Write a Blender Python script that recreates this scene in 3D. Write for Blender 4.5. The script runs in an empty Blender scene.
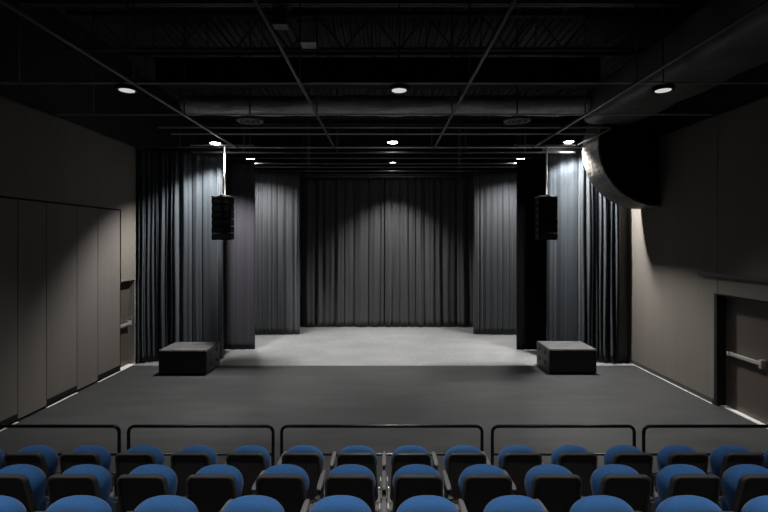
import bpy, bmesh, math, random
from math import pi, sin, cos, sqrt, radians
from mathutils import Vector, Matrix
random.seed(7)
SC = bpy.context.scene
COL = SC.collection
H = 3.2            # eye height
F = 460.0          # focal length in pixels at 768 wide
W = 6.42           # half width of the room
# ---------------------------------------------------------------- camera
cam = bpy.data.cameras.new('camera')
cam.sensor_width = 36; cam.lens = F/768*36; cam.shift_y = -16/768
cam.clip_end = 100; cam.clip_start = 0.05
co = bpy.data.objects.new('camera', cam); COL.objects.link(co)
co.location = (0, 0, H); co.rotation_euler = (pi/2, 0, 0)
SC.camera = co
# ---------------------------------------------------------------- world, exposure
wd = bpy.data.worlds.new('world'); SC.world = wd; wd.use_nodes = True
wd.node_tree.nodes['Background'].inputs[0].default_value = (0.9, 0.95, 1.0, 1)
wd.node_tree.nodes['Background'].inputs[1].default_value = 0.0
SC.view_settings.view_transform = 'Standard'
SC.view_settings.look = 'None'
SC.view_settings.gamma = 1
SC.view_settings.use_curve_mapping = False
SC.view_settings.exposure = 0.0
# ceiling lamps: (x, depth, z, watts, cone degrees, blend, lens emission)
ROWS = {
 'house':  [(-3.0, 2.4, 5.7, 480, 84, 1.0, 1.5), (0.0, 2.4, 5.7, 480, 84, 1.0, 1.5), (3.0, 2.4, 5.7, 480, 84, 1.0, 1.5)],
 'front':  [(-4.08, 7.3, 5.57, 480, 84, 1.0, 0.6), (0.24, 7.3, 5.57, 950, 96, 1.0, 0.6), (4.43, 7.3, 5.57, 480, 84, 1.0, 0.6)],
 'middle': [(-4.22, 11.5, 5.62, 2450, 108, 0.55, 24), (0.22, 11.5, 5.64, 600, 92, 1.0, 30), (4.71, 11.72, 5.70, 4700, 118, 0.8, 16)],
 'rear':   [(-4.15, 14.3, 5.72, 2300, 138, 0.7, 20), (0.30, 15.6, 5.81, 1700, 104, 0.8, 20), (4.25, 14.3, 5.72, 2300, 138, 0.7, 20)],
}
TILT = {('middle', 0): (-.08, .13), ('middle', 2): (.20, .0)}   # aim of the side lamps (x, y per unit down)
LAMP_COLOR = (1.0, 0.985, 0.96)
def spot(x, y, z, watts, deg, blend):
    L = bpy.data.lights.new('lamp_light', 'SPOT'); L.energy = watts; L.spot_size = radians(deg)
    L.spot_blend = blend; L.shadow_soft_size = 0.14; L.color = LAMP_COLOR
    o = bpy.data.objects.new('lamp_light', L); COL.objects.link(o); o.location = (x, y, z)
    return o
# ---------------------------------------------------------------- materials
def mat(name, col, rough=0.6, metal=0.0, spec=0.5, sheen=0.0, noise=None, bump=None, emit=None, coat=0):
    """noise=(scale vec, amount, detail) multiplies the colour; bump=(scale vec, strength, dist)"""
    m = bpy.data.materials.new(name); m.use_nodes = True
    nt = m.node_tree; b = nt.nodes['Principled BSDF']
    b.inputs['Base Color'].default_value = (*col, 1)
    b.inputs['Roughness'].default_value = rough; b.inputs['Metallic'].default_value = metal
    b.inputs['Specular IOR Level'].default_value = spec
    b.inputs['Sheen Weight'].default_value = sheen
    b.inputs['Coat Weight'].default_value = coat
    tc = nt.nodes.new('ShaderNodeTexCoord')
    def nz(sc, det):
        mp = nt.nodes.new('ShaderNodeMapping'); mp.inputs['Scale'].default_value = sc
        nt.links.new(tc.outputs['Object'], mp.inputs[0])
        n = nt.nodes.new('ShaderNodeTexNoise'); n.inputs['Scale'].default_value = 1; n.inputs['Detail'].default_value = det
        nt.links.new(mp.outputs[0], n.inputs['Vector']); return n
    if noise:
        lst = noise if isinstance(noise, list) else [noise]
        prev = None
        for (sc, amt, det) in lst:
            n = nz(sc, det)
            r = nt.nodes.new('ShaderNodeMapRange'); r.inputs['From Min'].default_value = 0.3; r.inputs['From Max'].default_value = 0.7
            r.inputs['To Min'].default_value = 1-amt; r.inputs['To Max'].default_value = 1+amt
            nt.links.new(n.outputs['Fac'], r.inputs['Value'])
            mx = nt.nodes.new('ShaderNodeVectorMath'); mx.operation = 'SCALE'
            if prev is None: mx.inputs[0].default_value = col
            else: nt.links.new(prev, mx.inputs[0])
            nt.links.new(r.outputs[0], mx.inputs['Scale']); prev = mx.outputs[0]
        nt.links.new(prev, b.inputs['Base Color'])
    if bump:
        n = nz(bump[0], 4); bp = nt.nodes.new('ShaderNodeBump')
        bp.inputs['Strength'].default_value = bump[1]; bp.inputs['Distance'].default_value = bump[2]
        nt.links.new(n.outputs['Fac'], bp.inputs['Height']); nt.links.new(bp.outputs[0], b.inputs['Normal'])
    if emit:
        b.inputs['Emission Color'].default_value = (*emit[0], 1); b.inputs['Emission Strength'].default_value = emit[1]
    return m
M = {}
M['deck'] = mat('dark_vinyl_floor', (0.033, 0.033, 0.0335), 0.5, spec=0.2, noise=[((.8, 3.5, 1), .2, 6), ((40, 40, 1), .08, 2)], bump=((6, 6, 1), .12, .01))
M['concrete'] = mat('polished_concrete', (0.165, 0.166, 0.166), 0.6, spec=0.2, noise=[((0.9, 1.4, 1), .12, 6), ((9, 9, 1), .10, 5)], bump=((20, 20, 1), .08, .004))
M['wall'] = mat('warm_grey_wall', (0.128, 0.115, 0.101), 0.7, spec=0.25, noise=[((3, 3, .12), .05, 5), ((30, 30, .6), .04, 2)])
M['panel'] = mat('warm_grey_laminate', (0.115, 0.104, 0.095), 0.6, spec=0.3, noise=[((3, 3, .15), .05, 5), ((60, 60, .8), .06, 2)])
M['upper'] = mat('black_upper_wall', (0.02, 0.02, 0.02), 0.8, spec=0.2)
M['ceil'] = mat('black_metal_deck', (0.035, 0.035, 0.036), 0.6, spec=0.3)
M['steel'] = mat('black_painted_steel', (0.05, 0.05, 0.051), 0.5, spec=0.4)
M['pipe'] = mat('dark_grey_pipe', (0.11, 0.11, 0.11), 0.4, metal=0.3, spec=0.5)
M['crosspipe'] = mat('grey_grid_pipe', (0.55, 0.55, 0.55), 0.45)
M['darkpipe'] = mat('black_pipe', (0.035, 0.035, 0.036), 0.45)
M['black'] = mat('black_satin_paint', (0.006, 0.006, 0.006), 0.55, spec=0.25)
M['blackbox'] = mat('black_textured_cabinet', (0.007, 0.007, 0.007), 0.6, spec=0.2)
M['sidegrey'] = mat('dark_grey_paint', (0.035, 0.035, 0.035), 0.55, spec=0.3)  # even grey, lighter than the cabinet, for its side and the lowest grille
M['boxtop'] = mat('scuffed_black_cabinet_top', (0.05, 0.05, 0.05), 0.65, spec=0.4, noise=((6, 6, 6), .4, 6))
M['grille'] = mat('black_metal_grille', (0.010, 0.010, 0.010), 0.5, spec=0.3)
M['chrome'] = mat('brushed_steel', (0.62, 0.60, 0.57), 0.32, metal=0.7)
M['alu'] = mat('satin_aluminium', (0.8, 0.78, 0.75), 0.4, metal=0.3)
M['gapfill'] = mat('dark_gap', (0.006, 0.006, 0.006), 0.9, spec=0.1)
M['frame'] = mat('pale_grey_door_frame', (0.22, 0.21, 0.20), 0.5)
M['doorleaf'] = mat('brown_painted_door', (0.062, 0.050, 0.041), 0.5, noise=((2, 2, 2), .06, 3))
M['drape_blue'] = mat('blue_grey_velour', (0.029, 0.035, 0.041), 0.95, spec=0.06, sheen=0.12, noise=((14, 14, .35), .14, 4), bump=((60, 60, 4), .15, .004))
M['drape_shaded'] = mat('shaded_velour', (0.006, 0.006, 0.007), 0.95, spec=0.05, sheen=0.05, noise=((14, 14, .35), .14, 4))  # shade put into the colour: the unlit right drape made near-black
M['drape_purple'] = mat('charcoal_velour', (0.040, 0.038, 0.046), 0.95, spec=0.05, sheen=0.1, noise=((14, 14, .35), .12, 4))
M['drape_leg'] = mat('grey_velour', (0.048, 0.051, 0.056), 0.95, spec=0.06, sheen=0.12, noise=((14, 14, .35), .16, 4), bump=((60, 60, 4), .15, .004))
M['drape_back'] = mat('dark_grey_velour', (0.052, 0.052, 0.053), 0.95, spec=0.06, sheen=0.1, noise=((14, 14, .35), .16, 4), bump=((60, 60, 4), .15, .004))
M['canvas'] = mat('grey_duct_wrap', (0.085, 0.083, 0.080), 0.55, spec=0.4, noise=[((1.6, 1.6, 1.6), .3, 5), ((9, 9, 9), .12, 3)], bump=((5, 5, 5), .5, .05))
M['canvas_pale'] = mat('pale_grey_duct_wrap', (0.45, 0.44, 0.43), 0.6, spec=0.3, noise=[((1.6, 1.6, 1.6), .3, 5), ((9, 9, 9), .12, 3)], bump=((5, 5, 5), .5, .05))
M['drumskin'] = mat('mottled_foil_wrap', (0.105, 0.093, 0.080), 0.55, spec=0.4, noise=[((3, 5, 3), .5, 6), ((14, 14, 14), .25, 4)], bump=((9, 9, 9), .6, .04))
M['blue'] = mat('blue_seat_fabric', (0.042, 0.145, 0.37), 0.9, spec=0.15, sheen=0.2, noise=[((90, 90, 90), .10, 2)], bump=((260, 260, 260), .3, .001))
M['plastic'] = mat('black_seat_plastic', (0.075, 0.070, 0.068), 0.42, spec=0.45, bump=((200, 200, 200), .15, .001))
M['plastic_in'] = mat('black_seat_back_panel', (0.055, 0.050, 0.048), 0.7, spec=0.3)
M['arm'] = mat('grey_armrest_plastic', (0.21, 0.20, 0.205), 0.5)
M['tier'] = mat('pale_platform_deck', (0.16, 0.155, 0.15), 0.6, noise=((8, 8, 8), .1, 4))
M['lens_off'] = mat('unlit_diffuser', (0.09, 0.09, 0.09), 0.5)
LENS = {}
def lens_mat(e):
    if e not in LENS: LENS[e] = mat('lit_lamp_lens', (0.5, 0.5, 0.5), 0.4, emit=((1, .97, .93), e))
    return LENS[e]
# ---------------------------------------------------------------- helpers
def link(name, bm, m, parent=None, smooth=False, bevel=0, loc=None):
    me = bpy.data.meshes.new(name); bmesh.ops.recalc_face_normals(bm, faces=bm.faces); bm.to_mesh(me); bm.free()
    ms = m if isinstance(m, (list, tuple)) else [m]
    for q in ms: me.materials.append(q)
    o = bpy.data.objects.new(name, me); COL.objects.link(o)
    if smooth:
        for p in me.polygons: p.use_smooth = True
    if bevel:
        md = o.modifiers.new('bevel', 'BEVEL'); md.width = bevel; md.segments = 2; md.limit_method = 'ANGLE'
    if parent: o.parent = parent
    if loc: o.location = loc
    return o
def box(bm, x0, x1, y0, y1, z0, z1, mi=0):
    vs = [bm.verts.new((x, y, z)) for x in (x0, x1) for y in (y0, y1) for z in (z0, z1)]
    for f in ((0, 1, 3, 2), (4, 6, 7, 5), (0, 4, 5, 1), (2, 3, 7, 6), (0, 2, 6, 4), (1, 5, 7, 3)):
        fc = bm.faces.new([vs[i] for i in f]); fc.material_index = mi
def bx(*a):
    bm = bmesh.new(); box(bm, *a); return bm
def tube(bm, p0, p1, r, n=12, r2=None):
    p0 = Vector(p0); p1 = Vector(p1); d = p1-p0; L = d.length
    mt = Matrix.Translation((p0+p1)/2) @ d.to_track_quat('Z', 'Y').to_matrix().to_4x4()
    bmesh.ops.create_cone(bm, cap_ends=True, segments=n, radius1=r, radius2=r if r2 is None else r2, depth=L, matrix=mt)
def path_tube(bm, pts, r, n=12):
    """smooth swept tube with mitred joints"""
    pts = [Vector(p) for p in pts]; rings = []
    up = None
    for i, p in enumerate(pts):
        t = ((pts[min(i+1, len(pts)-1)]-p).normalized() + (p-pts[max(i-1, 0)]).normalized()).normalized()
        q = t.cross(Vector((0, 1, 0))); 
        if q.length < .1: q = t.cross(Vector((1, 0, 0)))
        q.normalize(); s = t.cross(q).normalized()
        if up is not None and q.dot(up) < 0: q = -q; s = -s
        up = q
        rings.append([bm.verts.new(p + r*(cos(2*pi*k/n)*q + sin(2*pi*k/n)*s)) for k in range(n)])
    for a, b in zip(rings, rings[1:]):
        for k in range(n): bm.faces.new((a[k], a[(k+1) % n], b[(k+1) % n], b[k]))
    bm.faces.new(rings[0]); bm.faces.new(rings[-1])
def empty(name, loc, rz=0):
    o = bpy.data.objects.new(name, None); COL.objects.link(o); o.location = loc; o.rotation_euler = (0, 0, rz); o.empty_display_size = .1
    return o
def tag(o, label, cat, group=None, kind=None):
    o['label'] = label
    if cat: o['category'] = cat
    if group: o['group'] = group
    if kind: o['kind'] = kind
    return o
def struct(name, bm, m, label=None, cat=None, parent=None, bevel=0):
    o = link(name, bm, m, parent, bevel=bevel)
    if parent is None:
        o['kind'] = 'structure'
        if label: o['label'] = label
        if cat: o['category'] = cat
    elif label: o['label'] = label
    return o
def copy_tree(o, parent=None):
    c = o.copy(); COL.objects.link(c)
    if parent: c.parent = parent
    for ch in list(o.children): copy_tree(ch, c)
    return c
# ================================================================ SETTING
FAR = 17.6
EDGE = 11.72
struct('floor', bx(-W-.5, W+.5, -1.5, EDGE, -.1, 0), M['deck'], 'dark grey vinyl floor in front of the stage curtains', 'floor')
struct('floor_stage', bx(-W-.5, W+.5, EDGE, FAR, -.1, -.003), M['concrete'], 'pale concrete floor between the drapes at the back', 'floor')
# roof deck with ribs running along the room
bm = bmesh.new()
x = -W-.5; zt = 7.75
pts = []
while x < W+.5:
    pts += [(x, zt), (x+.07, zt), (x+.09, zt+.05), (x+.16, zt+.05)]; x += .18
ra = [bm.verts.new((p[0], -1.5, p[1])) for p in pts]; rb = [bm.verts.new((p[0], FAR, p[1])) for p in pts]
for i in range(len(pts)-1): bm.faces.new((ra[i], ra[i+1], rb[i+1], rb[i]))
struct('ceiling', bm, M['ceil'], 'black ribbed metal roof deck above the pipe grid', 'ceiling')
# ---- left wall: strip above the folding panels and the door bay
LT = 2.18          # head of side doors
PT = 3.91          # head of folding panels
PE = 11.20         # end of folding panels
wl = bmesh.new()
box(wl, -W-.3, -W, -1.5, PE+.03, PT+.035, 5.6)          # above the panels
box(wl, -W-.3, -W, PE+.03, 12.25, LT, 5.6)              # above the door
box(wl, -W-.3, -W-.16, -1.5, PE+.03, 0, PT+.035)        # behind the panels
struct('wall_left', wl, M['wall'], 'warm grey plain wall above the folding panels on the left', 'wall')
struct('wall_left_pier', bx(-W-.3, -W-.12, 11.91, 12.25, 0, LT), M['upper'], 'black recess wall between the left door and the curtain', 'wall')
struct('wall_left_upper', bx(-W-.3, -W-.06, -1.5, 12.25, 5.6, 7.9), M['upper'], 'black painted wall above the left ledge', 'wall')
struct('trim_1', bx(-W-.06, -W+.02, -1.5, 12.0, 5.575, 5.605), M['pipe'], 'thin ledge along the top of the left grey wall', 'trim')
fp = empty('folding_partition', (-W, 6, 0))
tag(fp, 'warm grey folding partition of tall flush panels along the left wall', 'partition')
seams = [3.4, 4.3, 5.2, 6.2, 7.2, 8.07, 8.76, 9.63, 10.33, PE]
for i, (a, b) in enumerate(zip(seams, seams[1:])):
    p = link('partition_panel', bx(-.13, -.005, a+.006-6, b-.006-6, .05, PT), M['panel'], fp, bevel=.004)
    if i in (2, 4, 6, 8) or i == 0:
        link('base_seal', bx(-.004, .004, a+.01-6, b-.01-6, .055, .16), M['black'], p)
    if i in (2, 4, 6, 8): link('floor_track', bx(-.03, .012, a-6, b-6, .0, .012), M['alu'], p)
struct('trim_2', bx(-W-.14, -W-.01, -1.5, PE+.02, PT, PT+.035), M['gapfill'], 'dark shadow gap over the folding panels', 'trim')
struct('trim_3', bx(-W-.14, -W-.012, PE+.003, PE+.03, 0, PT+.035), M['gapfill'], 'dark upright shadow gap at the end of the folding panels', 'trim')
# ---- doors
def panic_bar(par, y0, y1, x, s, z=1.04):
    b = bmesh.new(); box(b, x-.012*s, x-.05*s, y0, y1, z-.03, z+.03)
    bar = link('panic_bar', b, M['chrome'], par, bevel=.008); bar['label'] = 'bright steel push bar'
    for yy in (y0-.03, y1-.03):
        e = bmesh.new(); box(e, x-.001*s, x-.075*s, yy, yy+.06, z-.055, z+.055)
        link('bar_bracket', e, M['chrome'], bar, bevel=.008)
# left
d1 = empty('door_1', (-W-.16, 11.5, 0)); d1['kind'] = 'structure'; tag(d1, 'brown door with steel push bar beside the left curtain', 'door')
link('door_leaf', bx(-.045, 0, -.26, .365, .012, LT-.04), M['doorleaf'], d1, bevel=.004)
jb = bmesh.new(); box(jb, -.06, .15, .37, .40, 0, LT); box(jb, -.06, .12, -.28, .34, LT-.035, LT)
link('door_frame', jb, M['frame'], d1, bevel=.003)['label'] = 'pale grey door jamb'
link('threshold', bx(-.05, .17, -.28, .355, 0, .012), M['alu'], d1)
b = bmesh.new(); box(b, .06, .11, -.25, .3, 1.04, 1.10); pb = link('panic_bar', b, M['chrome'], d1, bevel=.008); pb['label'] = 'bright steel push bar'
b = bmesh.new(); box(b, 0, .115, .24, .3, 1.02, 1.13); link('bar_bracket', b, M['chrome'], pb, bevel=.006)
# right wall
RY0, RY1 = 6.9, 8.95
wr = bmesh.new()
box(wr, W, W+.4, -1.5, RY0, 0, 2.17); box(wr, W, W+.4, RY1, 12.25, 0, 2.17)
box(wr, W, W+.4, 8.865, 12.25, 2.17, 5.6); box(wr, W, W+.4, -1.5, 8.855, 2.17, 5.6)
struct('wall_right', wr, M['wall'], 'warm grey plain wall on the right with curved shadow', 'wall')
struct('wall_right_upper', bx(W+.06, W+.4, -1.5, 12.25, 5.6, 7.9), M['upper'], 'black painted wall above the right ledge', 'wall')
struct('trim_4', bx(W-.02, W+.06, -1.5, 12.0, 5.575, 5.605), M['pipe'], 'thin ledge along the top of the right grey wall', 'trim')
struct('wall_right_return', bx(6.08, W, 12.12, 12.3, 0, 5.6), M['wall'], 'narrow warm grey return wall behind the right curtain edge', 'wall')
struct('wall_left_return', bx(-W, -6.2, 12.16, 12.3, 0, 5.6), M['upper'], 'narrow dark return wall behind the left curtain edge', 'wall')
struct('baseboard_right', bx(W-.014, W, RY1+.02, 12.12, 0, .11), M['steel'], 'dark skirting along the foot of the right wall', 'baseboard')
struct('trim_5', bx(W-.03, W-.014, RY1+.02, 12.12, 0, .010), M['alu'], 'thin pale metal line at the foot of the right wall', 'trim')
d2 = empty('door_2', (W+.17, 8.9, 0)); tag(d2, 'brown exit doors with steel push bar recessed in the right wall', 'door', kind='structure')
link('door_leaf', bx(0, .045, -1.02, -.03, .012, 2.14), M['doorleaf'], d2, bevel=.004)
link('door_leaf', bx(0, .045, -1.98, -1.025, .012, 2.14), M['doorleaf'], d2, bevel=.004)
fr = bmesh.new(); box(fr, -.17, .06, -.03, .05, 0, 2.17); box(fr, -.17, .06, -2.0, -.03, 2.14, 2.17)
link('door_frame', fr, M['black'], d2)
link('threshold', bx(-.10, .03, -2.0, -.03, 0, .014), M['alu'], d2)
b = bmesh.new(); box(b, -.075, -.035, -.93, -.20, 1.02, 1.085); pb = link('panic_bar', b, M['chrome'], d2, bevel=.008); pb['label'] = 'bright steel push bar'
for yy, hh in ((-.97, .075), (-.22, .035)):
    b = bmesh.new(); box(b, -.09, 0, yy, yy+.055, 1.05-hh, 1.05+hh); link('bar_bracket', b, M['chrome'], pb, bevel=.008)
struct('trim_6', bx(W-.008, W, RY0, RY1, 2.17, 2.185), M['pipe'], 'thin pale edge over the right exit doors', 'trim')
struct('trim_7', bx(W-.035, W, 1.0, 9.38, 2.49, 2.555), M['steel'], 'long dark ledge on the right wall above the exit doors', 'trim')
struct('wall_back', bx(-W-.5, W+.5, FAR-.1, FAR, 0, 7.9), M['upper'], 'black wall behind the back drapes', 'wall')
struct('wall_stage_left', bx(-W-.5, -W-.3, 12.25, FAR, 0, 7.9), M['upper'], 'black side wall behind the left drapes', 'wall')
struct('wall_stage_right', bx(W+.3, W+.5, 12.25, FAR, 0, 7.9), M['upper'], 'black side wall behind the right drapes', 'wall')
struct('wall_rear', bx(-W-.5, W+.5, -1.6, -1.5, 0, 7.9), M['upper'], 'black wall behind the audience seats', 'wall')

# ================================================================ DRAPES
def drape(name, path, z0, z1, widths, amp, m, label, group=None, seed=1, rows=26, sway=.012, flare=0.0, sharp=.75):
    """path: polyline (x,y); widths=(min,max) of a fold as function of arc share"""
    rnd = random.Random(seed)
    P = [Vector((p[0], p[1])) for p in path]
    L = sum((b-a).length for a, b in zip(P, P[1:]))
    def at(s):
        for a, b in zip(P, P[1:]):
            l = (b-a).length
            if s <= l or b is P[-1]:
                t = (b-a).normalized(); return a+t*s, Vector((t.y, -t.x))
            s -= l
    folds = []; s = 0
    while s < L-1e-6:
        lo, hi = widths(s/L); w = rnd.uniform(lo, hi); w = min(w, L-s)
        if L-s-w < lo*.5: w = L-s
        folds.append((s, w, amp(s/L)*rnd.uniform(.55, 1.15), rnd.uniform(-.3, .3), rnd.uniform(0, 6.3))); s += w
    bm = bmesh.new(); grid = []; n = 14
    for r in range(rows+1):
        v = r/rows; z = z0+(z1-z0)*v; row = []
        for (s, w, A, skew, ph) in folds:
            for k in range(n if (s, w) != (folds[-1][0], folds[-1][1]) else n+1):
                t = k/n
                tt = t + skew*t*(1-t)
                prof = sin(pi*tt)**sharp + .16*sin(2*pi*tt*2+ph)*sin(pi*t) - .35
                gather = 1 - .35*v**3
                c, nrm = at(min(L, s+w*t + sway*sin(z*1.3+ph)*sin(pi*t)))
                d = A*gather*prof*(1+.10*sin(z*.9+ph)) + flare*(1-v)**3*sin(pi*t)
                row.append(bm.verts.new((c.x+nrm.x*d, c.y+nrm.y*d, z)))
        grid.append(row)
    for a, b in zip(grid, grid[1:]):
        for i in range(len(a)-1): bm.faces.new((a[i], a[i+1], b[i+1], b[i]))
    o = link(name, bm, m, smooth=True)
    md = o.modifiers.new('cloth', 'SOLIDIFY'); md.thickness = .006; md.offset = 0
    # hem: a stitched band at the foot
    tag(o, label, 'curtain', group); return o
ZT = 5.55
drape('stage_curtain', [(-6.40, 12.0), (-5.6, 12.15), (-4.34, 12.4)], .02, ZT, lambda t: (.08, .15) if t < .32 else (.2, .44), lambda t: .20 if t < .32 else .27, M['drape_blue'],
      'blue-grey pleated curtain beside the left wall, behind the left floor box', 'tall pleated stage drapes', 21, sharp=.42, flare=-.05)
drape('stage_curtain', [(4.38, 12.4), (5.45, 12.15), (6.16, 12.05)], .02, ZT, lambda t: (.16, .36) if t < .45 else (.09, .19), lambda t: .08 if t < .4 else .26, M['drape_blue'],
      'blue-grey pleated curtain beside the right wall, behind the right floor box', 'tall pleated stage drapes', 11, sharp=.5)
drape('stage_curtain', [(-4.78, 13.35), (-3.76, 13.4)], .02, ZT, lambda t: (.16, .3), lambda t: .05, M['drape_purple'],
      'narrow charcoal drape showing between the left hanging speaker and the pale floor', 'tall pleated stage drapes', 5)
drape('stage_curtain', [(3.85, 13.35), (4.75, 13.35)], .02, ZT, lambda t: (.16, .3), lambda t: .05, M['drape_shaded'],
      'narrow drape coloured near-black for shade, behind the right hanging speaker', 'tall pleated stage drapes', 6)
drape('stage_curtain', [(-4.9, 15.5), (-2.86, 15.6)], .02, ZT-.05, lambda t: (.12, .3), lambda t: .07, M['drape_leg'],
      'grey side drape at the left end of the dark back curtain', 'tall pleated stage drapes', 8)
drape('stage_curtain', [(3.03, 15.6), (5.0, 15.5)], .02, ZT-.05, lambda t: (.12, .3), lambda t: .07, M['drape_leg'],
      'grey side drape at the right end of the dark back curtain', 'tall pleated stage drapes', 9)
drape('stage_curtain', [(-5.2, 17.0), (-.005, 17.0)], .02, ZT, lambda t: (.22, .55), lambda t: .2, M['drape_back'],
      'left half of the wide dark back curtain', 'tall pleated stage drapes', 12, sharp=.34)
drape('stage_curtain', [(.03, 16.98), (5.3, 16.98)], .02, ZT, lambda t: (.22, .55), lambda t: .2, M['drape_back'],
      'right half of the wide dark back curtain', 'tall pleated stage drapes', 14, sharp=.34)

# ================================================================ CEILING GRID
def hpipe(name, p0, p1, r, m, label, group, cat='pipe'):
    bm = bmesh.new(); tube(bm, p0, p1, r, 10); o = link(name, bm, m, smooth=False)
    for p in o.data.polygons: p.use_smooth = len(p.vertices) == 4
    return tag(o, label, cat, group)
ZG = 5.6
for x, lb in ((-3.84, 'leftmost lengthwise ceiling pipe, running back towards the left hanging speaker'), (-1.29, 'left inner lengthwise ceiling pipe over the seats'),
              (1.31, 'right inner lengthwise ceiling pipe over the seats'), (3.87, 'rightmost long lengthwise ceiling pipe, running back towards the right hanging speaker')):
    hpipe('grid_pipe', (x, 2.0, ZG), (x, 11.95, ZG), .024, M['pipe'], lb, 'lengthwise grid pipes')
hpipe('grid_pipe', (4.89, 9.9, ZG), (4.89, 11.6, ZG), .022, M['pipe'], 'short lengthwise pipe beside the right middle lamp, above the curved duct end', 'lengthwise grid pipes')
ords = ['nearest', 'second', 'third', 'fourth', 'fifth', 'sixth', 'seventh', 'eighth', 'ninth', 'tenth', 'eleventh', 'farthest']
ys = [83, 114.5, 127.5, 134, 147.5, 152.5, 158, 163.5, 167, 171, 174.5, 178]
for i, y in enumerate(ys):
    z = ZG+.05 if i < 5 else ZG-.02
    D = F*(z-H)/(240-y)
    if i == 5: z = 5.45; D = F*(z-H)/(240-y)
    if D > 16.8: z = 5.5; D = min(16.7, F*(z-H)/(240-y))
    xw = 6.40 if D < 10 else (4.92 if D < 12 else 6.1)
    if i >= 4:
        for hx, sd in ((-1.5-.12*i, 'left'), (1.5+.12*i, 'right')):
            hpipe('hanger_rod', (hx, D, z+.01), (hx, D, 7.74), .010, M['darkpipe'], '%s hanger rod of the %s crosswise grid pipe' % (sd, ords[i]), 'vertical hanger rods', 'rod')
    hpipe('cross_pipe', (-xw, D, z), (xw, D, z), .018 if i < 5 else .022, M['crosspipe'] if i < 5 else M['pipe'], '%s crosswise grid pipe counted from the seats' % ords[i], 'crosswise grid pipes')
for x0, x1, sd in ((-4.9, -3.3, 'left'), (3.3, 4.85, 'right')):
    t = empty('rigging_bar', ((x0+x1)/2, 11.65, 5.6)); tag(t, 'short crosswise bar that carries the %s hanging speaker' % sd, 'pipe', 'speaker rigging bars'); hw = (x1-x0)/2
    bm = bmesh.new(); tube(bm, (-hw, 0, 0), (hw, 0, 0), .022, 10); link('bar', bm, M['pipe'], t)
    for q in (-hw+.1, hw-.1):
        bm = bmesh.new(); tube(bm, (q, 0, 0), (q, 0, 2.145), .010, 8); link('hanger', bm, M['darkpipe'], t)
# curtain tracks
for x0, x1, D, lb in ((-6.3, -4.1, 12.2, 'curtain track over the left blue-grey curtain'), (4.2, 6.3, 12.2, 'curtain track over the right blue-grey curtain'), (-5.3, 5.4, 17.0, 'long curtain track over the dark back curtain')):
    o = link('curtain_track', bx(x0, x1, D-.03, D+.03, ZT, ZT+.06), M['darkpipe']); tag(o, lb, 'track', 'curtain tracks')
# hangers
k = 0
for x, side in ((-5.6, 'outer left'), (-3.84, 'left'), (-1.29, 'inner left'), (1.31, 'inner right'), (3.87, 'right')):
    for D, wd_ in ((7.05, 'nearest'), (8.85, 'second'), (12.6, 'farthest')):
        hpipe('hanger_rod', (x, D, ZG+.03), (x, D, 7.74), .014, M['darkpipe'], '%s black hanger rod of the %s ceiling line' % (wd_, side), 'vertical hanger rods', 'rod')
# joists: crosswise open web
def joist(D, zb, zt, label):
    t = empty('bar_joist', (0, D, zb)); tag(t, label, 'roof joist', 'open web roof joists')
    h = zt-zb; c = bmesh.new()
    for s in (-1, 1): box(c, -6.35, 6.35, s*.012+(0 if s > 0 else -.045), s*.012+(.045 if s > 0 else 0), 0, .05)
    link('bottom_chord', c, M['darkpipe2'] if 'darkpipe2' in M else M['steel'], t)
    c = bmesh.new()
    for s in (-1, 1): box(c, -6.35, 6.35, s*.012+(0 if s > 0 else -.05), s*.012+(.05 if s > 0 else 0), h-.06, h)
    link('top_chord', c, M['steel'], t)
    wv = bmesh.new(); x = -6.3; st = .55; up = False
    while x < 5.8:
        tube(wv, (x, 0, .03 if not up else h-.03), (x+st, 0, h-.03 if not up else .03), .016, 6)
        if not up: tube(wv, (x+st, 0, h-.03), (x+st, 0, .03), .012, 6)
        up = not up; x += st
    link('web_bars', wv, M['steel'], t)
jl = ['open web roof joist nearest the seats', 'second open web roof joist from the seats', 'third open web roof joist from the seats', 'fourth open web roof joist from the seats', 'fifth open web roof joist, above the front curtains', 'farthest open web roof joist above the stage']
for D, lb in zip((5.6, 7.45, 9.25, 11.2, 13.2, 15.2), jl): joist(D, 7.0, 7.748, lb)
# black rectangular duct across
o = link('crosswise_duct', bx(-4.75, 4.5, 9.55, 9.95, 6.47, 7.0), M['black'], bevel=.02); tag(o, 'long black rectangular duct crossing below the roof joists', 'duct')
# wrapped round duct across
def wrapped_tube(name, x0, x1, y, z, r, m, label):
    bm = bmesh.new(); n = 28; seg = int((x1-x0)/.12); rings = []
    for i in range(seg+1):
        x = x0+(x1-x0)*i/seg
        ph = (x % 2.05)/2.05; rr = r*(1-.11*math.exp(-((ph-.5)/.03)**2))+.008*sin(x*7)
        rings.append([bm.verts.new((x, y+rr*1.5*cos(2*pi*k/n), z+rr*sin(2*pi*k/n)+.012*sin(x*2.1+k))) for k in range(n)])
    for a, b in zip(rings, rings[1:]):
        for k in range(n): bm.faces.new((a[k], a[(k+1) % n], b[(k+1) % n], b[k]))
    bm.faces.new(rings[0]); bm.faces.new(rings[-1])
    return tag(link(name, bm, m, smooth=True), label, 'duct')
wrapped_tube('round_duct', -4.5, 4.55, 10.42, 6.24, .21, M['canvas_pale'], 'grey wrapped round duct crossing the ceiling behind the front lamps')
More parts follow.
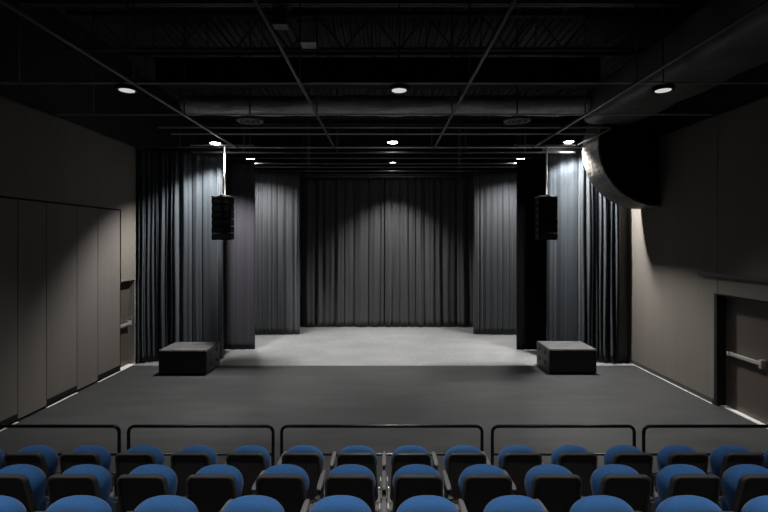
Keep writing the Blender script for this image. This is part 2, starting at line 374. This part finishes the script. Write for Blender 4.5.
# big wrapped duct along the right
bm = bmesh.new()
NS = 60; NR = 24; rings = []
for i in range(NS+1):
    y = 3.0+(10.6-3.0)*i/NS; ring = []
    puff = .03*sin(pi*((y % 1.5)/1.5))
    for k in range(NR):
        a = 2*pi*k/NR; ca, sa = cos(a), sin(a)
        ex = .35
        ring.append(bm.verts.new((5.22+(.62+puff)*math.copysign(abs(ca)**ex, ca), y, 6.25+(.38+puff)*math.copysign(abs(sa)**ex, sa))))
    rings.append(ring)
for a, b in zip(rings, rings[1:]):
    for k in range(NR): bm.faces.new((a[k], a[(k+1) % NR], b[(k+1) % NR], b[k]))
bm.faces.new(rings[0]); bm.faces.new(rings[-1])
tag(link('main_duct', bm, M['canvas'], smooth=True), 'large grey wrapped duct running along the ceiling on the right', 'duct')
# curved duct end by the right wall
t = empty('curved_duct_end', (W-.012, 10.65, 5.42)); tag(t, 'round-bottomed duct end with pale mottled rim on the right wall', 'duct')
R = 1.45
def arc(R, n=40, a0=pi/2, a1=3*pi/2): return [(R*cos(a0+(a1-a0)*i/n), R*sin(a0+(a1-a0)*i/n)) for i in range(n+1)]
o_ = arc(R); i_ = arc(R-.05); L_ = .86
bm = bmesh.new()
g = [[bm.verts.new((p[0], y, p[1])) for p in arr] for arr, y in ((o_, 0), (o_, L_*.33), (o_, L_*.66), (o_, L_), (i_, L_), (i_, 0))]
g.append(g[0])
for a, b in zip(g, g[1:]):
    for k in range(len(a)-1): bm.faces.new((a[k], a[k+1], b[k+1], b[k]))
link('curved_skin', bm, M['drumskin'], t, smooth=False)['label'] = 'pale mottled curved rim'
bm = bmesh.new(); vs = [bm.verts.new((p[0], .05, p[1])) for p in i_]; bm.faces.new(vs)
r = bmesh.ops.extrude_face_region(bm, geom=bm.faces[:]); bmesh.ops.translate(bm, vec=(0, .02, 0), verts=[v for v in r['geom'] if isinstance(v, bmesh.types.BMVert)])
link('end_plate', bm, M['black'], t)['label'] = 'flat black end face'
bm = bmesh.new(); vs = [bm.verts.new((p[0], L_-.05, p[1])) for p in i_]; bm.faces.new(vs)
r = bmesh.ops.extrude_face_region(bm, geom=bm.faces[:]); bmesh.ops.translate(bm, vec=(0, .02, 0), verts=[v for v in r['geom'] if isinstance(v, bmesh.types.BMVert)])
link('end_plate', bm, M['black'], t)
# small ceiling boxes
o = link('junction_box', bx(-1.83, -1.58, 7.50, 7.72, 6.72, 6.99), M['pipe'], bevel=.01); tag(o, 'small grey junction box under the second roof joist, left of centre', 'box')
o = link('ceiling_cabinet', bx(-1.62, -1.30, 8.85, 9.15, 7.0, 7.4), M['canvas_pale'], bevel=.01); tag(o, 'grey square box against the third roof joist, left of centre', 'box')
# ================================================================ LAMPS
def disc_ring(bm, r0, r1, z0, z1, n=28):
    a = [[bm.verts.new((r*cos(2*pi*k/n), r*sin(2*pi*k/n), z)) for k in range(n)] for r, z in ((r0, z0), (r1, z0), (r1, z1), (r0, z1))]
    for i in range(4):
        p, q = a[i], a[(i+1) % 4]
        for k in range(n): bm.faces.new((p[k], p[(k+1) % n], q[(k+1) % n], q[k]))
LAB = {'house': ['left lamp above the seats', 'centre lamp above the seats', 'right lamp above the seats'],
       'front': ['round lit ceiling lamp nearest the left wall', 'round lit ceiling lamp in the middle before the wrapped duct', 'round lit ceiling lamp under the large duct on the right'],
       'middle': ['bright ceiling lamp above the left hanging speaker', 'bright ceiling lamp in the middle, nearest of the central pair over the stage edge', 'bright ceiling lamp above the right hanging speaker'],
       'rear': ['bright ceiling lamp behind the left narrow drape', 'bright ceiling lamp near the back curtain, centre', 'bright ceiling lamp behind the right narrow drape']}
for rn, lst in ROWS.items():
    for i, (x, y, z, wt, deg, bl, em) in enumerate(lst):
        t = empty('ceiling_lamp', (x, y, z)); tag(t, LAB[rn][i], 'lamp', 'round ceiling lamps')
        bm = bmesh.new(); disc_ring(bm, .12, .16, 0, .06); disc_ring(bm, .0001, .14, .04, .07)
        link('housing', bm, M['black'], t, smooth=False)
        bm = bmesh.new(); 
        nn = 28; lr = .115 if rn == 'front' else .118
        prev = None; dk = .15 if rn == 'front' else 1
        for (q, zz) in ((lr, .02), (lr, -.004*dk), (lr*.93, -.014*dk), (lr*.6, -.02*dk), (.001, -.022*dk)):
            ring = [bm.verts.new((q*cos(2*pi*k/nn), q*sin(2*pi*k/nn), zz)) for k in range(nn)]
            if prev:
                for k in range(nn): bm.faces.new((prev[k], prev[(k+1) % nn], ring[(k+1) % nn], ring[k]))
            prev = ring
        link('lens', bm, lens_mat(em), t)['label'] = 'glowing round lens'
        bm = bmesh.new(); tube(bm, (0, 0, .1), (0, 0, 7.74-z), .012, 8); link('stem', bm, M['darkpipe'], t)
        s = spot(x, y, z+.0, wt, deg, bl); s.parent = t; s.location = (0, 0, -.03)
        tx, ty = TILT.get((rn, i), (0, 0)); s.rotation_euler = Vector((tx, ty, -1)).to_track_quat('-Z', 'Y').to_euler()
for x, lb in ((-2.74, 'unlit round ceiling diffuser left of centre'), (2.72, 'unlit round ceiling diffuser right of centre')):
    t = empty('round_diffuser', (x, 9.4, 5.62)); tag(t, lb, 'diffuser', 'unlit round diffusers')
    bm = bmesh.new(); disc_ring(bm, .20, .27, 0, .05); link('rim', bm, M['lens_off'], t)
    bm = bmesh.new(); disc_ring(bm, .10, .16, .0, .03); disc_ring(bm, .0001, .05, .0, .03); link('cone', bm, M['lens_off'], t)
    bm = bmesh.new(); disc_ring(bm, .0001, .10, .05, .12); link('neck', bm, M['black'], t)
    bm = bmesh.new(); tube(bm, (0, 0, .12), (0, 0, 2.12), .015, 10); link('stem', bm, M['darkpipe'], t)
# ================================================================ LINE ARRAYS
def line_array(x, y, label):
    t = empty('hanging_speaker', (x, y, 3.18)); tag(t, label, 'speaker', 'hanging line speakers')
    n = 6; h = 1.06/n; wd2 = .232
    for i in range(n):
        z = i*h+.02
        bm = bmesh.new(); ang = (n-1-i)
        prof = [(-.17, .001), (.14, .008), (.14, h-.008), (-.17, h-.001)]
        a = [bm.verts.new((-wd2, p[0], z+p[1])) for p in prof]; b2 = [bm.verts.new((wd2, p[0], z+p[1])) for p in prof]
        bm.faces.new(a); bm.faces.new(b2)
        for k in range(4): bm.faces.new((a[k], a[(k+1) % 4], b2[(k+1) % 4], b2[k]))
        mo = link('speaker_module', bm, M['blackbox'], t, bevel=.006)
        g = bmesh.new(); box(g, -wd2+.02, wd2-.02, -.178, -.168, z+.025, z+h-.022)
        link('grille', g, M['grille'] if i else M['sidegrey'], mo)
        s = bmesh.new()
        for sx in (-1, 1): box(s, sx*(wd2-.001), sx*(wd2+.020), -.14, -.06, z+.05, z+.10)
        link('side_handle', s, M['pipe'], mo)
    bm = bmesh.new(); box(bm, -.25, .25, -.18, .15, 1.085, 1.12); box(bm, -.03, .03, -.20, .18, 1.12, 1.16)
    link('top_frame', bm, M['pipe'], t, bevel=.004)
    bm = bmesh.new(); tube(bm, (.03, .03, 1.15), (.03, .03, 5.58-3.18), .020, 10); link('hanging_pole', bm, M['alu'], t, smooth=True)['label'] = 'pale suspension pole'
line_array(-4.06, 11.62, 'black column of stacked speakers hanging in front of the left curtain')
line_array(4.09, 11.62, 'black column of stacked speakers hanging in front of the right curtain')
# ================================================================ SUBWOOFERS
def sub(x, y, side, label):
    t = empty('floor_speaker_box', (x, y, 0)); tag(t, label, 'speaker', 'floor speaker boxes')
    w, d, h = .565, .9, .58
    link('cabinet', bx(-w, w, .02, d, .025, h), M['blackbox'], t, bevel=.012)
    link('top_panel', bx(-w+.005, w-.005, .0, d-.005, h-.001, h+.012), M['boxtop'], t, bevel=.004)['label'] = 'scuffed dark grey top'
    link('side_panel', bx(min(side*(w-.004), side*(w+.003)), max(side*(w-.004), side*(w+.003)), .03, d-.01, .03, h-.006), M['sidegrey'], t)['label'] = 'dark grey side with handle cups'
    link('front_grille', bx(-w+.006, w-.006, -.012, .022, .05, h-.012), M['grille'], t, bevel=.006)
    for yy in (.22, .62):
        for zz in (.17, .42):
            s = bmesh.new(); box(s, side*w, side*(w+.007), yy, yy+.13, zz, zz+.08); 
            hd = link('side_handle', s, M['gapfill'], t, bevel=.003)
            s = bmesh.new(); tube(s, (side*(w+.012), yy+.01, zz+.045), (side*(w+.012), yy+.12, zz+.045), .007, 8); link('grip', s, M['pipe'], hd)
    for sx in (-1, 1):
        for yy in (.08, d-.1):
            s = bmesh.new(); tube(s, (sx*(w-.08), yy, 0), (sx*(w-.08), yy, .027), .025, 12); link('foot', s, M['black'], t)
    for zz in (.03, h-.03):
        for yy in (.03, d-.03):
            s = bmesh.new(); box(s, side*(w-.01), side*(w+.004), yy-.02, yy+.02, zz-.018, zz+.018); link('corner_guard', s, M['steel'], t)
sub(-4.77, 10.88, 1, 'black speaker box on the floor before the left curtain')
sub(4.51, 10.98, -1, 'black speaker box on the floor before the right curtain')
# ================================================================ SEATING TIERS
for i, (y0, y1, z, lb) in enumerate(((4.36, 5.45, .245, 'front'), (3.46, 4.36, .49, 'second'), (2.5, 3.46, .735, 'third'))):
    bm = bmesh.new(); box(bm, -5.2, 5.2, y0, y1, 0 if i == 0 else z-.245, z)
    struct('seating_tier', bm, M['tier'], '%s stepped platform under the seat rows' % lb, 'platform', bevel=.006)
# guard rails
def rail(x0, x1, label):
    t = empty('guard_rail', ((x0+x1)/2, 5.35, .245)); tag(t, label, 'railing', 'black guard rails before the front row')
    hw = (x1-x0)/2; top = 1.034-.245; r = .07
    pts = [(-hw, 0, 0)] + [(-hw, 0, top-r-.2)]
    for k in range(7): a = pi-pi/2*k/6; pts.append((-hw+r+r*cos(a), 0, top-r+r*sin(a)))
    for k in range(7): a = pi/2-pi/2*k/6; pts.append((hw-r+r*cos(a), 0, top-r+r*sin(a)))
    pts += [(hw, 0, top-r-.2), (hw, 0, 0)]
    bm = bmesh.new(); path_tube(bm, pts, .019, 12); link('rail_hoop', bm, M['railmat'], t, smooth=True)
    bm = bmesh.new(); tube(bm, (-hw, 0, .46), (hw, 0, .46), .014, 10); link('mid_bar', bm, M['railmat'], t)
    for s in (-1, 1):
        bm = bmesh.new(); tube(bm, (s*hw, 0, 0), (s*hw, 0, .012), .045, 16); link('base_flange', bm, M['railmat'], t)
M['railmat'] = mat('glossy_black_rail', (0.008, 0.008, 0.008), 0.25, spec=0.5)
for x0, x1, lb in ((-4.85, -3.08, 'black guard rail at the far left before the front seats'), (-2.97, -1.29, 'black guard rail second from the left'), (-1.19, 1.14, 'long black guard rail in the middle before the front seats'),
                   (1.26, 2.91, 'black guard rail second from the right'), (3.02, 4.85, 'black guard rail at the far right before the front seats')): rail(x0, x1, lb)
# ================================================================ SEATS
def outline_shape(pts, Tf, Tb, rings=9, y0=0, pf=3.0):
    """closed (x,z) outline -> domed cushion: depth Tf towards +y, Tb towards -y"""
    bm = bmesh.new(); n = len(pts); cx = 0; cz = sum(p[1] for p in pts)/n
    def layer(sgn, T):
        L = []
        for j in range(rings):
            s = sin(pi/2*(j+1)/rings)
            hgt = T*(1-s**pf)**(1/2.2) if s < .9999 else 0
            L.append((s, sgn*hgt))
        return L
    rim = [bm.verts.new((p[0], y0, p[1])) for p in pts]
    for sgn, T in ((1, Tf), (-1, Tb)):
        prev = None
        for (s, yy) in layer(sgn, T):
            ring = rim if s > .9999 else [bm.verts.new((cx+(p[0]-cx)*s, y0+yy, cz+(p[1]-cz)*s)) for p in pts]
            if prev is None:
                c = bm.verts.new((cx, y0+sgn*T, cz))
                for k in range(n): bm.faces.new((c, ring[k], ring[(k+1) % n]))
            else:
                for k in range(n): bm.faces.new((prev[k], ring[k], ring[(k+1) % n], prev[(k+1) % n]))
            prev = ring
    return bm
def egg(wt, wb, z0, zm, z1, n=48, pt=2.2, pb=3.2):
    """superellipse: top half from zm to z1, bottom half z0..zm with taper"""
    P = []
    for k in range(n):
        a = 2*pi*k/n; c, s = cos(a), sin(a)
        if s >= 0: x = wt*math.copysign(abs(c)**(2/pt), c); z = zm+(z1-zm)*abs(s)**(2/pt)
        else:
            q = abs(s)**(2/pb); x = (wt+(wb-wt)*q)*math.copysign(abs(c)**(2/pb), c); z = zm-(zm-z0)*q
        P.append((x, z))
    return P
def rrect(w0, w1, z0, z1, r, n=6):
    """rounded trapezoid outline, width w0 at z0 (bottom), w1 at z1"""
    P = []
    for (cx, cz, a0) in ((w1-r, z1-r, 0), (-w1+r, z1-r, pi/2), (-w0+r, z0+r, pi), (w0-r, z0+r, 3*pi/2)):
        for k in range(n+1):
            a = a0+pi/2*k/n; P.append((cx+r*cos(a), cz+r*sin(a)))
    return P
def shell_mesh():
    """plastic back: rim with a recessed panel, curved in plan, leaning back"""
    bm = bmesh.new()
    def ring(inset, y):
        P = rrect(.212-inset, .188-inset, .34+inset, .884-inset, max(.06-inset*.6, .012))
        out = []
        for (x, z) in P:
            yy = y + .5*(x*x) - (z-.34)*.22 + .036
            out.append(bm.verts.new((x, yy, z)))
        return out
    prof = [(.0, .03), (.0, .0), (.003, -.008), (.009, -.011), (.016, -.009), (.021, .002), (.023, .010)]
    rs = [ring(*p) for p in prof]
    n = len(rs[0])
    for a, b in zip(rs, rs[1:]):
        for k in range(n): bm.faces.new((a[k], a[(k+1) % n], b[(k+1) % n], b[k]))
    f = bm.faces.new(rs[-1]); f.material_index = 1; bm.faces.new(rs[0])
    return bm
def make_seat():
    t = empty('theatre_seat', (0, 0, 0))
    link('back_shell', shell_mesh(), [M['plastic'], M['plastic_in']], t, smooth=False, loc=None)['label'] = 'black plastic rear shell with recessed panel'
    # rear shell sits with its top edge at y ~ 0 ; cushion bulges towards the stage
    bm = outline_shape(egg(.203, .15, .40, .72, .884, pt=2.35, pb=2.4), .115, .10, y0=.115, pf=3.2)
    for v in bm.verts: v.co.y -= (v.co.z-.65)*.10
    link('back_cushion', bm, M['blue'], t, smooth=True)['label'] = 'rounded blue upholstered back'
    # tipped-up seat pad in front
    bm = outline_shape(egg(.15, .16, .30, .44, .53, pt=3, pb=3.5), .04, .04, y0=.27, pf=4)
    link('seat_cushion', bm, M['blue'], t, smooth=True)['label'] = 'blue seat pad tipped up'
    bm = outline_shape(egg(.145, .155, .31, .44, .52, pt=3, pb=3.5), .03, .005, y0=.305, pf=5)
    link('seat_pan', bm, M['plastic'], t, smooth=True)
    # standard with armrest on the left-hand side of the seat
    ax = -.27
    bm = bmesh.new(); path_tube(bm, [(ax, .10, .62), (ax, .12, .4), (ax, .20, .2), (ax, .22, .01)], .022, 8)
    box(bm, ax-.012, ax+.012, .06, .40, .50, .60)
    st = link('side_stand', bm, M['plastic'], t, smooth=False)
    bm = bmesh.new(); box(bm, ax-.035, ax+.035, .10, .34, 0, .012); link('foot_plate', bm, M['plastic'], st)
    for s in (-1, 1):
        bm = bmesh.new(); box(bm, ax+s*.028, ax+s*.040, .12, .20, .30, .52); tube(bm, (ax+s*.02, .16, .42), (ax+s*.055, .16, .42), .018, 10)
        link('hinge_bracket', bm, M['alu'], st)['label'] = 'pale metal hinge bracket'
    bm = bmesh.new(); n = 18; rs = []
    for j in range(13):
        u = j/12; y = .17+.36*u; e = 1-abs(2*u-1)**6
        wv = .021*(.55+.45*e)+.004*(1-u); hv = .017*(.4+.6*e); z = .625+.02*(1-u)
        rs.append([bm.verts.new((ax+wv*math.copysign(abs(cos(2*pi*k/n))**.7, cos(2*pi*k/n)), y, z+hv*math.copysign(abs(sin(2*pi*k/n))**.7, sin(2*pi*k/n)))) for k in range(n)])
    for a, b in zip(rs, rs[1:]):
        for k in range(n): bm.faces.new((a[k], a[(k+1) % n], b[(k+1) % n], b[k]))
    bm.faces.new(rs[0]); bm.faces.new(rs[-1])
    link('armrest', bm, M['arm'], t, smooth=True)['label'] = 'long grey armrest pad'
    return t
proto = make_seat()
first = True
names = ['leftmost', 'second', 'third', 'fourth', 'fifth', 'sixth', 'seventh', 'eighth', 'ninth', 'tenth', 'eleventh', 'twelfth', 'thirteenth', 'fourteenth', 'fifteenth', 'sixteenth']
for (rowname, D, z, n) in (('front row by the rails', 4.53, .245, 8), ('middle row', 3.63, .49, 6), ('nearest row', 2.73, .735, 5)):
    xs = [(.27+.54*k)*s for s in (-1, 1) for k in range(n)]; xs.sort()
    for i, x in enumerate(xs):
        o = proto if first else copy_tree(proto); first = False
        o.location = (x, D, z)
        if i == 0: w_ = 'leftmost seat'
        elif i == len(xs)-1: w_ = 'rightmost seat'
        elif i < n: w_ = '%s seat from the left' % names[i]
        else: w_ = '%s seat from the right' % names[len(xs)-1-i]
        tag(o, 'blue theatre seat, %s in the %s' % (w_, rowname), 'seat', 'blue theatre seats, %s' % rowname.split(',')[0])
